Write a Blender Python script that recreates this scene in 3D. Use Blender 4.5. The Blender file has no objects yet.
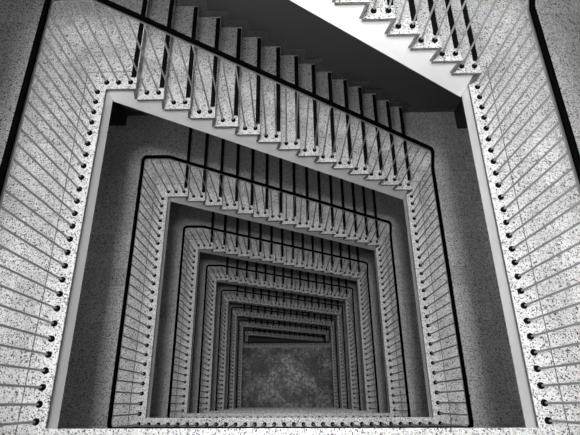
import bpy, math, random
from mathutils import Vector, Matrix
random.seed(4)

# ------------------------------------------------------------------ frame
H = 2.8                       # storey height (m)
CAM_Z = 8.4314 * H            # camera above the hall floor
scn = bpy.context.scene
cam_d = bpy.data.cameras.new('camera')
cam = bpy.data.objects.new('camera', cam_d)
scn.collection.objects.link(cam)
Rm = Matrix(((0.9998559575526736, 0.008922802615291867, 0.01443771934603267),
             (-0.0027003393486575156, 0.9234517196100968, -0.38370513381574356),
             (-0.016756261928853856, 0.38361087724756204, 0.9233427979594185)))
cam.matrix_world = Matrix.Translation((-0.0082 * H, 0, CAM_Z)) @ Rm.to_4x4()
cam_d.sensor_width = 36.0
cam_d.lens = 448.692 / 580 * 36.0
cam_d.shift_x = 11.136 / 580
cam_d.shift_y = -1.305 / 580
cam_d.clip_start = 0.02
scn.camera = cam

# ------------------------------------------------------------------ light
w = bpy.data.worlds.new('world'); scn.world = w; w.use_nodes = True
bg = w.node_tree.nodes['Background']
bg.inputs[0].default_value = (1, 1, 1, 1); bg.inputs[1].default_value = 0.02

def area(name, loc, sx, sy, power, spread, rot=(0, 0, 0)):
    d = bpy.data.lights.new(name, 'AREA'); d.shape = 'RECTANGLE'
    d.size = sx; d.size_y = sy; d.energy = power; d.spread = math.radians(spread)
    o = bpy.data.objects.new(name, d); scn.collection.objects.link(o)
    o.location = loc; o.rotation_euler = rot
    return o
WELL_CY = (1.1453 - 0.0684) / 2 * H
SKY_Z = 10.0 * H
area('skylight', (-0.03 * H, WELL_CY - 0.36 * H, SKY_Z), 0.56 * H, 0.58 * H, 540, 180)
for _k in (8, 9):             # daylight through the tall front windows of the two top storeys
    area('window_light', (-0.35 * H, -0.93 * H, (_k + 0.55) * H), 1.8 * H, 0.6 * H, 230 if _k == 8 else 330, 180, (math.radians(90), 0, 0))
area('window_light', (-1.6 * H, 0.2 * H, 8.55 * H), 0.6 * H, 1.2 * H, 300, 180, (0, math.radians(-90), 0))

scn.view_settings.view_transform = 'Standard'
scn.view_settings.look = 'None'
scn.view_settings.gamma = 1
scn.view_settings.use_curve_mapping = False
scn.view_settings.exposure = 0.66

# ------------------------------------------------------------------ sizes
W = 0.7123 * H                # half width of the well
YF, YR = -0.0684 * H, 1.1453 * H
YW = 1.734 * H                # rear wall
XW = 1.62 * H                 # side walls
YB = -0.95 * H                # front wall
X0 = -0.5946 * H              # first nosing of every flight
G = 0.0951 * H                # going
NS = 15                       # risers in a flight
RI = H / NS
SLAB = 0.035                  # terrazzo thickness
FAS = 0.087 * H               # depth of slab edge
BAL = 0.030 * H               # baluster line behind the edge
RH = 0.4170 * H               # handrail height
TOP = 8                       # index (in storeys above the hall floor) of the camera's own floor

# ------------------------------------------------------------------ materials
class NT:
    def __init__(s, name, rough=0.5):
        s.m = bpy.data.materials.new(name); s.m.use_nodes = True
        s.t = s.m.node_tree; s.b = s.t.nodes['Principled BSDF']
        s.b.inputs['Roughness'].default_value = rough
    def n(s, kind, **kw):
        x = s.t.nodes.new(kind)
        for k, v in kw.items(): setattr(x, k, v)
        return x
    def put(s, sock, v):
        if isinstance(v, bpy.types.NodeSocket): s.t.links.new(v, sock)
        else: sock.default_value = v
    def math(s, op, a, b=0.0, c=0.0):
        x = s.n('ShaderNodeMath', operation=op)
        s.put(x.inputs[0], a); s.put(x.inputs[1], b); s.put(x.inputs[2], c)
        return x.outputs[0]
    def mix(s, f, a, b):
        x = s.n('ShaderNodeMix', data_type='FLOAT')
        s.put(x.inputs[0], f); s.put(x.inputs[2], a); s.put(x.inputs[3], b)
        return x.outputs[0]
    def pos(s): return s.n('ShaderNodeNewGeometry').outputs['Position']
    def noise(s, vec, scale, detail=3, rough=0.5):
        x = s.n('ShaderNodeTexNoise'); s.put(x.inputs['Vector'], vec)
        x.inputs['Scale'].default_value = scale; x.inputs['Detail'].default_value = detail
        x.inputs['Roughness'].default_value = rough
        return x.outputs['Fac']
    def ramp(s, v, a, b, lo=0.0, hi=1.0):
        x = s.n('ShaderNodeMapRange'); s.put(x.inputs['Value'], v)
        x.inputs['From Min'].default_value = a; x.inputs['From Max'].default_value = b
        x.inputs['To Min'].default_value = lo; x.inputs['To Max'].default_value = hi
        return x.outputs[0]
    def chips(s, vec, scale, share, size):
        v = s.n('ShaderNodeTexVoronoi'); s.put(v.inputs['Vector'], vec)
        v.inputs['Scale'].default_value = scale
        sp = s.n('ShaderNodeSeparateColor'); s.t.links.new(v.outputs['Color'], sp.inputs[0])
        pick = s.math('LESS_THAN', sp.outputs[0], share)
        rad = s.math('MULTIPLY', sp.outputs[1], size)
        near = s.math('LESS_THAN', v.outputs['Distance'], s.math('ADD', rad, size * 0.45))
        return s.math('MULTIPLY', pick, near)
    def colour(s, v):
        c = s.n('ShaderNodeCombineColor')
        for i in range(3): s.put(c.inputs[i], v)
        s.t.links.new(c.outputs[0], s.b.inputs['Base Color'])

def terrazzo(name, tiles, base=0.65):
    t = NT(name, 0.42)
    p = t.pos()
    v = t.math('MULTIPLY_ADD', t.noise(p, 1.3, 4), 0.16, base - 0.08)
    v = t.math('MULTIPLY', v, t.ramp(t.noise(p, 45, 3, 0.7), 0.3, 0.7, 0.86, 1.06))
    v = t.mix(t.chips(p, 70, 0.40, 0.45), v, base * 1.15)
    v = t.mix(t.chips(p, 92, 0.34, 0.5), v, base * 0.6)
    v = t.mix(t.chips(p, 76, 0.22, 0.5), v, base * 0.08)
    v = t.mix(t.chips(p, 115, 0.24, 0.5), v, base * 0.10)
    if tiles:
        sp = t.n('ShaderNodeSeparateXYZ'); t.t.links.new(p, sp.inputs[0])
        x, y = sp.outputs[0], sp.outputs[1]
        dx = t.math('SUBTRACT', t.math('ABSOLUTE', x), W)
        df = t.math('SUBTRACT', YF, y); dr = t.math('SUBTRACT', y, YR)
        dy = t.math('MAXIMUM', df, dr)
        side = t.math('GREATER_THAN', dx, dy)
        u = t.math('SUBTRACT', t.math('MAXIMUM', dx, dy), 0.084 * H)
        q = t.mix(side, x, y)
        T = 0.1 * H
        tiled = t.math('GREATER_THAN', u, 0.0)
        cu = t.math('FRACT', t.math('DIVIDE', t.math('ADD', u, 10 * T), T))
        cq = t.math('FRACT', t.math('DIVIDE', t.math('ADD', q, 40 * T), T))
        cb = t.math('FRACT', t.math('DIVIDE', t.math('ADD', q, 50.35 * T), T * 5))
        e = 0.0034 / T
        lu = t.math('LESS_THAN', t.math('ABSOLUTE', t.math('SUBTRACT', cu, 0.5)), 0.5 - e)
        lq = t.math('LESS_THAN', t.math('ABSOLUTE', t.math('SUBTRACT', cq, 0.5)), 0.5 - e)
        lb = t.math('LESS_THAN', t.math('ABSOLUTE', t.math('SUBTRACT', cb, 0.5)), 0.5 - e / 5)
        keep_t = t.math('MULTIPLY', lu, lq)
        nearj = t.math('GREATER_THAN', t.math('ABSOLUTE', u), 0.005)
        keep = nearj
        faint = t.math('MULTIPLY_ADD', t.mix(tiled, lb, keep_t), 0.28, 0.72)
        v = t.math('MULTIPLY', v, faint)
        wn = t.n('ShaderNodeTexWhiteNoise', noise_dimensions='2D')
        cv = t.n('ShaderNodeCombineXYZ')
        t.put(cv.inputs[0], t.math('FLOOR', t.math('DIVIDE', t.math('ADD', u, 10 * T), T)))
        t.put(cv.inputs[1], t.math('FLOOR', t.math('DIVIDE', t.math('ADD', q, 40 * T), T)))
        t.t.links.new(cv.outputs[0], wn.inputs['Vector'])
        tone = t.math('MULTIPLY_ADD', wn.outputs['Value'], 0.2, 0.86)
        tone = t.mix(tiled, 1.0, tone)
        v = t.math('MULTIPLY', v, tone)
        v = t.mix(keep, 0.10, v)
    t.colour(v)
    return t.m

def plain(name, val, rough=0.5, metal=0.0, mott=0.0, scale=3.0):
    t = NT(name, rough); t.b.inputs['Metallic'].default_value = metal
    p = t.pos()
    n = t.noise(p, scale, 5, 0.6)
    t.colour(t.math('MULTIPLY_ADD', n, mott * val, val * (1 - mott / 2)))
    return t.m

M_FLOOR = terrazzo('terrazzo_tiles', True)
M_STEP = terrazzo('terrazzo_steps', False, 0.58)
M_EDGE = terrazzo('terrazzo_dark_edge', False, 0.19)  # same terrazzo with a darker base, for faces not pointing up
M_SKIRT = terrazzo('terrazzo_skirting', False, 0.13)
M_WHITE = plain('white_paint', 0.92, 0.5, 0, 0.18, 2.2)
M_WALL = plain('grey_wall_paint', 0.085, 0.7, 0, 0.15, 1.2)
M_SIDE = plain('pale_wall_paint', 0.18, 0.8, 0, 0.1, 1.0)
M_CEIL = plain('ceiling_paint', 0.4, 0.8)
M_BLACK = plain('black_rubber', 0.006, 0.4)
M_RAIL = plain('black_handrail', 0.0015, 0.7)
for _m in (M_BLACK, M_RAIL): _m.node_tree.nodes['Principled BSDF'].inputs['Specular IOR Level'].default_value = 0.0
M_DARK = plain('black_column_paint', 0.02, 0.6)
M_STEEL = plain('grey_steel', 0.27, 0.4, 0.1, 0.1, 30)
M_BAR = plain('dark_steel_bar', 0.30, 0.4, 0.5, 0.1, 30)

def hall_material():
    t = NT('worn_hall_floor', 0.5)
    p = t.pos()
    a = t.ramp(t.noise(p, 0.9, 6, 0.65), 0.42, 0.60)
    b = t.ramp(t.noise(p, 6.0, 6, 0.75), 0.36, 0.62)
    v = t.math('MULTIPLY_ADD', t.math('MULTIPLY', a, b), 0.95, 0.17)
    # lighter patch in the middle of the hall, its outline broken by noise
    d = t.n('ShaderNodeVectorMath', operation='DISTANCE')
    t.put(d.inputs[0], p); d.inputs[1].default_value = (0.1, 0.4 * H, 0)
    centre_tone = t.ramp(t.math('ADD', d.outputs['Value'], t.math('MULTIPLY', t.noise(p, 1.1, 5, 0.7), 2.4)), 1.6, 3.1, 1.7, 0.75)
    v = t.math('MULTIPLY', v, centre_tone)
    v = t.math('MULTIPLY', v, t.ramp(t.noise(p, 9.0, 4, 0.7), 0.36, 0.64, 0.6, 1.4))
    v = t.mix(t.chips(p, 14, 0.35, 0.55), v, t.math('MULTIPLY', v, 0.5))
    sp = t.n('ShaderNodeSeparateXYZ'); t.t.links.new(p, sp.inputs[0])
    T = 0.3
    k = None
    for c in (sp.outputs[0], sp.outputs[1]):
        f = t.math('FRACT', t.math('DIVIDE', t.math('ADD', c, 30.0), T))
        g = t.math('LESS_THAN', t.math('ABSOLUTE', t.math('SUBTRACT', f, 0.5)), 0.475)
        k = g if k is None else t.math('MULTIPLY', k, g)
    v = t.mix(k, t.math('MULTIPLY', v, 0.6), v)
    t.colour(v)
    return t.m
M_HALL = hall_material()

def dark_edges(o):
    """the sides and undersides of the terrazzo slabs get a darker base"""
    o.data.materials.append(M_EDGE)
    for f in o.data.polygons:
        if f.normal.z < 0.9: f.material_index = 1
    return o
# ------------------------------------------------------------------ helpers
def mesh_obj(name, verts, faces, mat, parent=None, smooth=False, loc=None):
    me = bpy.data.meshes.new(name)
    me.from_pydata([tuple(v) for v in verts], [], faces)
    me.materials.append(mat)
    if smooth:
        for f in me.polygons: f.use_smooth = True
    me.validate(); me.update()
    o = bpy.data.objects.new(name, me); scn.collection.objects.link(o)
    if parent: o.parent = parent
    if loc is not None: o.location = loc
    return o

def prism(name, pts, a, b, axis, mat, parent=None, loc=None):
    """closed outline pts extruded from a to b along axis 'z' (pts = x,y) or 'y' (pts = x,z)"""
    if axis == 'z': V = [(x, y, a) for x, y in pts] + [(x, y, b) for x, y in pts]
    else: V = [(x, a, z) for x, z in pts] + [(x, b, z) for x, z in pts]
    n = len(pts)
    F = [tuple(range(n))[::-1], tuple(range(n, 2 * n))]
    F += [(i, (i + 1) % n, n + (i + 1) % n, n + i) for i in range(n)]
    # consistent outward normals
    s = sum(pts[i][0] * pts[(i + 1) % n][1] - pts[(i + 1) % n][0] * pts[i][1] for i in range(n))
    flip = (s < 0) if axis == 'z' else (s > 0)
    if flip: F = [f[::-1] for f in F]
    return mesh_obj(name, V, F, mat, parent, loc=loc)

def box(name, x0, x1, y0, y1, z0, z1, mat, parent=None):
    return prism(name, [(x0, y0), (x1, y0), (x1, y1), (x0, y1)], z0, z1, 'z', mat, parent)

def sweep(name, path, prof, mat, parent=None, cap=True):
    """profile (side, up) swept along a polyline"""
    P = [Vector(p) for p in path]; V = []; n = len(prof)
    for i, p in enumerate(P):
        d0 = (P[i] - P[i - 1]).normalized() if i else None
        d1 = (P[i + 1] - P[i]).normalized() if i < len(P) - 1 else None
        t = ((d0 or d1) + (d1 or d0)).normalized()
        k = 1 / max(0.4, t.dot(d1 or d0))
        side = t.cross(Vector((0, 0, 1))).normalized()
        up = side.cross(t)
        dd = (d1 or d0) - (d0 or d1)
        hor = abs(dd.dot(side)) > abs(dd.dot(up))
        for s, u in prof:
            V.append(p + side * s * (k if hor else 1) + up * u * (1 if hor else k))
    F = []
    for i in range(len(P) - 1):
        for j in range(n):
            a, b = i * n + j, i * n + (j + 1) % n
            F.append((a, b, b + n, a + n))
    if cap: F += [tuple(range(n))[::-1], tuple(range((len(P) - 1) * n, len(P) * n))]
    return mesh_obj(name, V, F, mat, parent)

def fillet(path, radii):
    """round the corners of a polyline"""
    out = []
    for i, p in enumerate(path):
        p = Vector(p); r = radii[i]
        if not r: out.append(p); continue
        a = (Vector(path[i - 1]) - p).normalized(); b = (Vector(path[i + 1]) - p).normalized()
        s, e = p + a * r, p + b * r
        for k in range(7):
            t = k / 6
            out.append(s * (1 - t) ** 2 + p * 2 * t * (1 - t) + e * t * t)
    return out

def empty(name, loc, label, cat, group=None):
    o = bpy.data.objects.new(name, None); scn.collection.objects.link(o)
    o.location = loc; o['label'] = label; o['category'] = cat
    if group: o['group'] = group
    o.empty_display_size = 0.3
    return o

def struct(o):
    o['kind'] = 'structure'; return o

def copy_tree(o, parent=None):
    c = o.copy(); scn.collection.objects.link(c); c.parent = parent
    for ch in o.children: copy_tree(ch, c)
    return c

def lathe(name, prof, mat, parent=None, seg=12, loc=None):
    V = []; F = []
    for r, z in prof:
        for k in range(seg):
            a = 2 * math.pi * k / seg
            V.append((r * math.cos(a), r * math.sin(a), z))
    for i in range(len(prof) - 1):
        for k in range(seg):
            a, b = i * seg + k, i * seg + (k + 1) % seg
            F.append((a, b, b + seg, a + seg))
    F += [tuple(range(seg))[::-1], tuple(range((len(prof) - 1) * seg, len(prof) * seg))]
    return mesh_obj(name, V, F, mat, parent, loc=loc)

def boxes(name, L, mat):
    V = []; F = []
    for x0, x1, y0, y1, z0, z1 in L:
        n = len(V)
        V += [(x, y, z) for z in (z0, z1) for y in (y0, y1) for x in (x0, x1)]
        F += [tuple(n + i for i in f) for f in ((0, 2, 3, 1), (4, 5, 7, 6), (0, 1, 5, 4), (2, 6, 7, 3), (0, 4, 6, 2), (1, 3, 7, 5))]
    return mesh_obj(name, V, F, mat)

# ------------------------------------------------------------------ structure
Z0, ZT = -H, SKY_Z + 0.05                     # basement floor, ceiling underside
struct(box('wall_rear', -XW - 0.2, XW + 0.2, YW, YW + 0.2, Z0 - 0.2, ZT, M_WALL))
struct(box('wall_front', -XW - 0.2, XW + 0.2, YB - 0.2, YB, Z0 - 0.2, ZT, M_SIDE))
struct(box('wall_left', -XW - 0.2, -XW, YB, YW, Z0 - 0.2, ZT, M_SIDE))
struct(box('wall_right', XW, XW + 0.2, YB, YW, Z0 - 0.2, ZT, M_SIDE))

def ring(name, z0, z1, mat, e, xl, k):
    """U-shaped gallery plate; e = how far the edge is set back from the nosing line"""
    pts = [(-XW, YB), (XW, YB), (XW, YW), (W + e, YW), (W + e, YF - e), (-W - e, YF - e),
           (-W - e, YR + e), (xl, YR + e), (xl, YW), (-XW, YW)]
    o = prism(name, pts, z0, z1, 'z', mat)
    o.location.z = k * H
    if mat is M_FLOOR: dark_edges(o)
    return struct(o)

for k in range(1, TOP + 1):
    ring('floor', -SLAB, 0, M_FLOOR, 0, X0, k)
    ring('trim_1', -FAS, -SLAB, M_WHITE, 0.014, -W - 0.013, k)
# hall floor at storey 0: closed over the well except for a slot over the basement flight
YS = 1.0 * H
slot = [(-XW, YB), (XW, YB), (XW, YW), (W, YW), (W, YS), (-W, YS), (-W, YR), (X0, YR), (X0, YW), (-XW, YW)]
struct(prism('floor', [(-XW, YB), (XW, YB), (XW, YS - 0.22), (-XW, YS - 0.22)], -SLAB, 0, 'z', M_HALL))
struct(prism('floor', [(-XW, YS - 0.22), (XW, YS - 0.22), (XW, YW), (W, YW), (W, YS), (-W, YS), (-W, YR), (X0, YR), (X0, YW), (-XW, YW)],
             -SLAB, 0, 'z', M_FLOOR))
e = 0.014
struct(prism('trim_1', [(-XW, YB), (XW, YB), (XW, YW), (W + e, YW), (W + e, YS - e), (-W - e, YS - e), (-W - e, YW), (-XW, YW)],
             -FAS, -SLAB, 'z', M_WHITE))
struct(box('floor', -XW, XW, YB, YW, Z0 - 0.1, Z0, M_WALL))
# windows in the front wall of the two top storeys
n_w = 0
for k in (8, 9):
    for x0 in (-1.25, -0.65, -0.05):
        n_w += 1
        a, b, z0, z1 = x0 * H, (x0 + 0.58) * H, (k + 0.24) * H, (k + 0.86) * H
        yv0, yv1 = YB, YB + 0.03
        struct(boxes('window_%d' % n_w, [(q[0], q[1], yv0, yv1, q[2], q[3]) for q in
               ((a, b, z0, z0 + 0.06), (a, b, z1 - 0.06, z1), (a, a + 0.06, z0, z1), (b - 0.06, b, z0, z1),
                ((a + b) / 2 - 0.03, (a + b) / 2 + 0.03, z0, z1))], M_WHITE))
struct(boxes('window_7', [(-XW, -XW + 0.03, a * H, b * H, z0 * H, z1 * H) for a, b, z0, z1 in
       ((-0.42, 0.82, 8.22, 8.24), (-0.42, 0.82, 8.86, 8.88), (-0.42, -0.4, 8.22, 8.88), (0.8, 0.82, 8.22, 8.88), (0.19, 0.21, 8.22, 8.88))], M_WHITE))
# ceiling with the skylight opening
SX0, SX, SY0, SY1 = -0.32 * H, 0.26 * H, WELL_CY - 0.66 * H, WELL_CY - 0.06 * H
for a in ((-XW, SX0, YB, YW), (SX, XW, YB, YW), (SX0, SX, YB, SY0), (SX0, SX, SY1, YW)):
    struct(box('ceiling', *a, ZT, ZT + 0.2, M_CEIL))
# the storeys overhead, between the camera and the skylight
for k in range(TOP + 1, TOP + 2):
    for a in ((-XW, -W, YB, YW), (W, XW, YB, YW), (-W, W, YB, YF), (-W, W, YR, YW))[:3 if k == TOP + 1 else 4]:
        struct(box('ceiling', *a, k * H - FAS, k * H, M_WHITE))
struct(prism('ceiling', [(-W, 9 * H), (W, 8 * H), (W, 8 * H - FAS), (-W, 9 * H - FAS)], YR, YW - 0.01, 'y', M_WHITE))
# wall skirting on the galleries
for k in range(1, TOP + 1):
    for a, b in ((-XW, X0 - 0.02), (W + 0.12, XW)):
        struct(box('baseboard_rear', a, b, YW - 0.018, YW, k * H, k * H + 0.1, M_SKIRT))
    for s in (-1, 1):
        x = sorted((s * XW, s * (XW - 0.018)))
        struct(box('baseboard_left' if s < 0 else 'baseboard_right', x[0], x[1], YB, YW - 0.02, k * H, k * H + 0.1, M_SKIRT))

# black columns in the rear corners
for s, lab in ((-1, 'black square column in the shadowed rear left corner, under the top landing'),
               (1, 'black square column in the rear right corner beside the bright landing')):
    x = sorted((s * (1.032 if s < 0 else 1.085) * H, s * 1.26 * H))
    for k in (6,):
        yc = (1.66 if s < 0 else 1.607) * H
        o = box('column', 0, x[1] - x[0], 0, YW - yc, 0, H - FAS, M_DARK)
        o.location = (x[0], yc - 0.02, k * H)
        o['label'] = lab; o['category'] = 'column'; o['group'] = 'black corner columns'

# ------------------------------------------------------------------ staircase prototype (origin on the upper landing)
ORD = ['', 'second', 'third', 'fourth', 'fifth', 'sixth', 'seventh', 'eighth', 'ninth']
UC = 0.04
def make_staircase():
    root = empty('staircase', (0, 0, 0), '', 'staircase', 'staircase flights down the well')
    fy = YR + 0.014
    # waist and side face, one white body
    pts = [(-W, -0.018)]
    for k in range(NS):
        xk, zk = X0 + k * G, -k * RI
        pts.append((xk - 0.03, zk - 0.018)); 
        if k < NS - 1: pts.append((xk - UC - 0.015, zk - RI - 0.018))
    pts.append((W, -(NS - 1) * RI - 0.018))
    pts += [(W, -H - FAS), (-W, -FAS)]
    prism('body', pts, fy, YW - 0.006, 'y', M_WHITE, root)
    # top riser under the landing nosing
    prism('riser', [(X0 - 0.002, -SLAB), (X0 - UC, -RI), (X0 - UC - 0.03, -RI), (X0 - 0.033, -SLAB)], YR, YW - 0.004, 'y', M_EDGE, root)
    proto = strip0 = None
    for k in range(1, NS):
        # one tread with the riser below its nosing; local origin at the nosing
        if proto is None:
            p = [(-G - UC - 0.002, 0), (-0.006, 0), (0, -0.006), (-0.002, -0.03), (-UC, -RI),
                 (-UC - 0.03, -RI), (-0.034, -SLAB), (-G - UC - 0.002, -SLAB)]
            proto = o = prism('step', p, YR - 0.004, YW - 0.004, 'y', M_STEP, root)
            dark_edges(o)
            q = [(-0.068, 0.0), (-0.066, 0.004), (-0.012, 0.004), (-0.010, 0.0)]
            strip0 = st = prism('antislip_strip', q, YR + 0.055 * H, YW - 0.045, 'y', M_BLACK, o)
        else:
            o = proto.copy(); scn.collection.objects.link(o)
            st = strip0.copy(); scn.collection.objects.link(st); st.parent = o
        o.location = (X0 + k * G, 0, -k * RI)
    st = strip0.copy(); scn.collection.objects.link(st); st.parent = root; st.location = (X0, 0, 0)
    # stepped skirting along the wall
    top = []; dx, dz = 0.10, 0.10
    top.append((X0 - 0.02, dz)); top.append((X0 + dx, dz))
    for k in range(1, NS):
        zk = -k * RI
        top.append((X0 + (k - 1) * G + dx - 0.01, zk + dz)); top.append((X0 + k * G + dx, zk + dz))
    top.append((X0 + (NS - 1) * G + dx, -H + 0.0))
    bot = [(X0 + (NS - 1) * G - 0.03, -H), (X0 - 0.02, -0.12 - RI)]
    prism('skirting', top + bot, YW - 0.024, YW - 0.003, 'y', M_SKIRT, root)
    return root

# ------------------------------------------------------------------ railings
def baluster(h, parent, loc):
    key = round(h, 3)
    if key in BALS:
        me, sm = BALS[key]
        o = bpy.data.objects.new('baluster', me); scn.collection.objects.link(o)
        s = bpy.data.objects.new('socket', sm); scn.collection.objects.link(s)
    else:
        o = lathe('baluster', [(0.0092, 0.0), (0.0092, h)], M_STEEL, seg=8)
        s = lathe('socket', [(0.028, 0.0), (0.028, 0.012), (0.024, 0.018), (0.013, 0.014), (0.0115, 0.030), (0.0088, 0.030)], M_BLACK, seg=14)
        BALS[key] = (o.data, s.data)
    o.parent = parent; o.location = loc; s.parent = o
    return o
BALS = {}
RC = RH - 0.022                     # centre of the handrail above the floor
PROF = [(-0.0205, -0.010), (-0.0205, 0.010), (-0.016, 0.019), (0, 0.022), (0.018, 0.019), (0.0205, 0.010), (0.0205, -0.010), (0.018, -0.016), (-0.018, -0.016)]
BARP = [(-0.013, -0.004), (-0.013, 0.004), (0.013, 0.004), (0.013, -0.004)]
YJ = 1.085 * H                      # where gallery rail and stair rail meet

def gallery_railing():
    root = empty('gallery_railing', (0, 0, 0), '', 'railing', 'gallery railings down the well')
    xb = W + BAL; yf = YF - BAL
    ys = [1.130 * H - 0.0472 * H * i for i in range(26)]
    bh = RC - 0.052
    for y in ys:
        for s in (-1, 1):
            baluster(bh, root, (s * xb, y, 0))
    for s in (-1, 1): baluster(bh, root, (s * xb, yf + 0.005, 0))
    n = 30; 
    for i in range(n): baluster(bh, root, (-0.692 * H + i * (1.384 * H / (n - 1)), yf, 0))
    path = fillet([(-xb, YJ, RC), (-xb, yf, RC), (xb, yf, RC), (xb, YJ, RC)], [0, 0.07, 0.07, 0])
    sweep('handrail', path, PROF, M_RAIL, root)
    sweep('rail_bar', [(p.x, p.y, RC - 0.055) for p in path], BARP, M_BAR, root)
    return root

RH2 = 0.4600 * H - 0.022
def stair_railing():
    """runs from the upper left corner of one gallery down to the right corner of the next"""
    root = empty('stair_railing', (0, 0, 0), '', 'railing', 'stair railings down the well')
    xb = W + BAL; yb = YR + BAL
    xk = -0.612 * H
    zend = -H + RH2
    def rz(x): return RC + (zend - RC) * (x - xk) / (xb - xk)
    for x in (-0.712 * H, -0.665 * H, -0.617 * H): baluster(RC - 0.052, root, (x, yb, 0))
    for k in range(1, NS):
        for f in (0.755, 0.25):
            x = X0 + k * G - f * G
            baluster(rz(x) - 0.06 + k * RI, root, (x, yb, -k * RI))
    yr = yb + 0.006 * H
    path = fillet([(-xb, YJ, RC), (-xb, yr, RC), (xk, yr, RC), (xb, yr, zend), (xb, 1.099 * H, -H + RC), (xb, YJ, -H + RC)],
                  [0, 0.07, 0.03, 0.07, 0.02, 0])
    sweep('handrail', path, PROF, M_RAIL, root)
    sweep('rail_bar', [(p.x, p.y, p.z - 0.055) for p in path], BARP, M_BAR, root)
    return root

STAIR_L = {8: 'brightest white-sided terrazzo staircase flight crossing the top right corner',
           7: 'large speckled terrazzo staircase flight just below the top right one',
           6: 'third staircase flight down, running under the large speckled one',
           5: 'fourth staircase flight down, behind the third gallery railing',
           4: 'fifth staircase flight down, midway to the bottom of the well',
           3: 'sixth staircase flight down, small and dim',
           2: 'seventh staircase flight down, third from the hall floor',
           1: 'eighth staircase flight down, last one reaching the hall floor',
           0: 'darkest lowest staircase flight, dropping below the hall floor through the slot'}
RAIL_L = {8: 'stair railing with pale bars on the flight in the top right corner',
          7: 'thick black stair railing crossing the large speckled flight',
          6: 'second sloping black stair railing down, on the third flight',
          5: 'stair railing on the fourth flight down',
          4: 'stair railing on the fifth flight down, midway to the bottom',
          3: 'thin stair railing on the sixth flight down',
          2: 'thin stair railing on the seventh flight down',
          1: 'faint stair railing on the last flight reaching the hall floor',
          0: 'dark stair railing on the lowest flight below the hall floor'}
GAL_L = {7: 'outermost U-shaped gallery railing with long pale bars at both picture sides',
         6: 'second U-shaped gallery railing, black rail with rounded corners one storey down',
         5: 'third U-shaped gallery railing down the well, dark thin bars',
         4: 'fourth U-shaped gallery railing down the well',
         3: 'fifth U-shaped gallery railing down the well',
         2: 'sixth U-shaped gallery railing, second from the hall floor',
         1: 'innermost U-shaped gallery railing, just above the hall floor'}
sp_ = make_staircase(); rp_ = stair_railing(); gp_ = gallery_railing()
for k in range(TOP, -1, -1):
    for proto, lab in ((sp_, STAIR_L), (rp_, RAIL_L), (gp_, GAL_L)):
        if k not in lab: continue
        o = proto if k == (7 if lab is GAL_L else 8) else copy_tree(proto)
        o.location = (0, 0, k * H); o['label'] = lab[k]

# railing round the slot in the hall floor
root = empty('slot_railing', (0, 0, 0), 'small straight railing along the slot at the far edge of the hall floor', 'railing')
xb = W + BAL; ysr = YS - BAL
n = 30
for i in range(n): baluster(RC - 0.052, root, (-0.692 * H + i * (1.384 * H / (n - 1)), ysr, 0))
for s in (-1, 1):
    for y in (1.13, 1.083, 1.036, 0.98): baluster(RC - 0.052, root, (s * xb, y * H, 0))
path = fillet([(-xb, YJ, RC), (-xb, ysr, RC), (xb, ysr, RC), (xb, YJ, RC)], [0, 0.07, 0.07, 0])
sweep('handrail', path, PROF, M_RAIL, root)
sweep('rail_bar', [(p.x, p.y, RC - 0.055) for p in path], BARP, M_BAR, root)
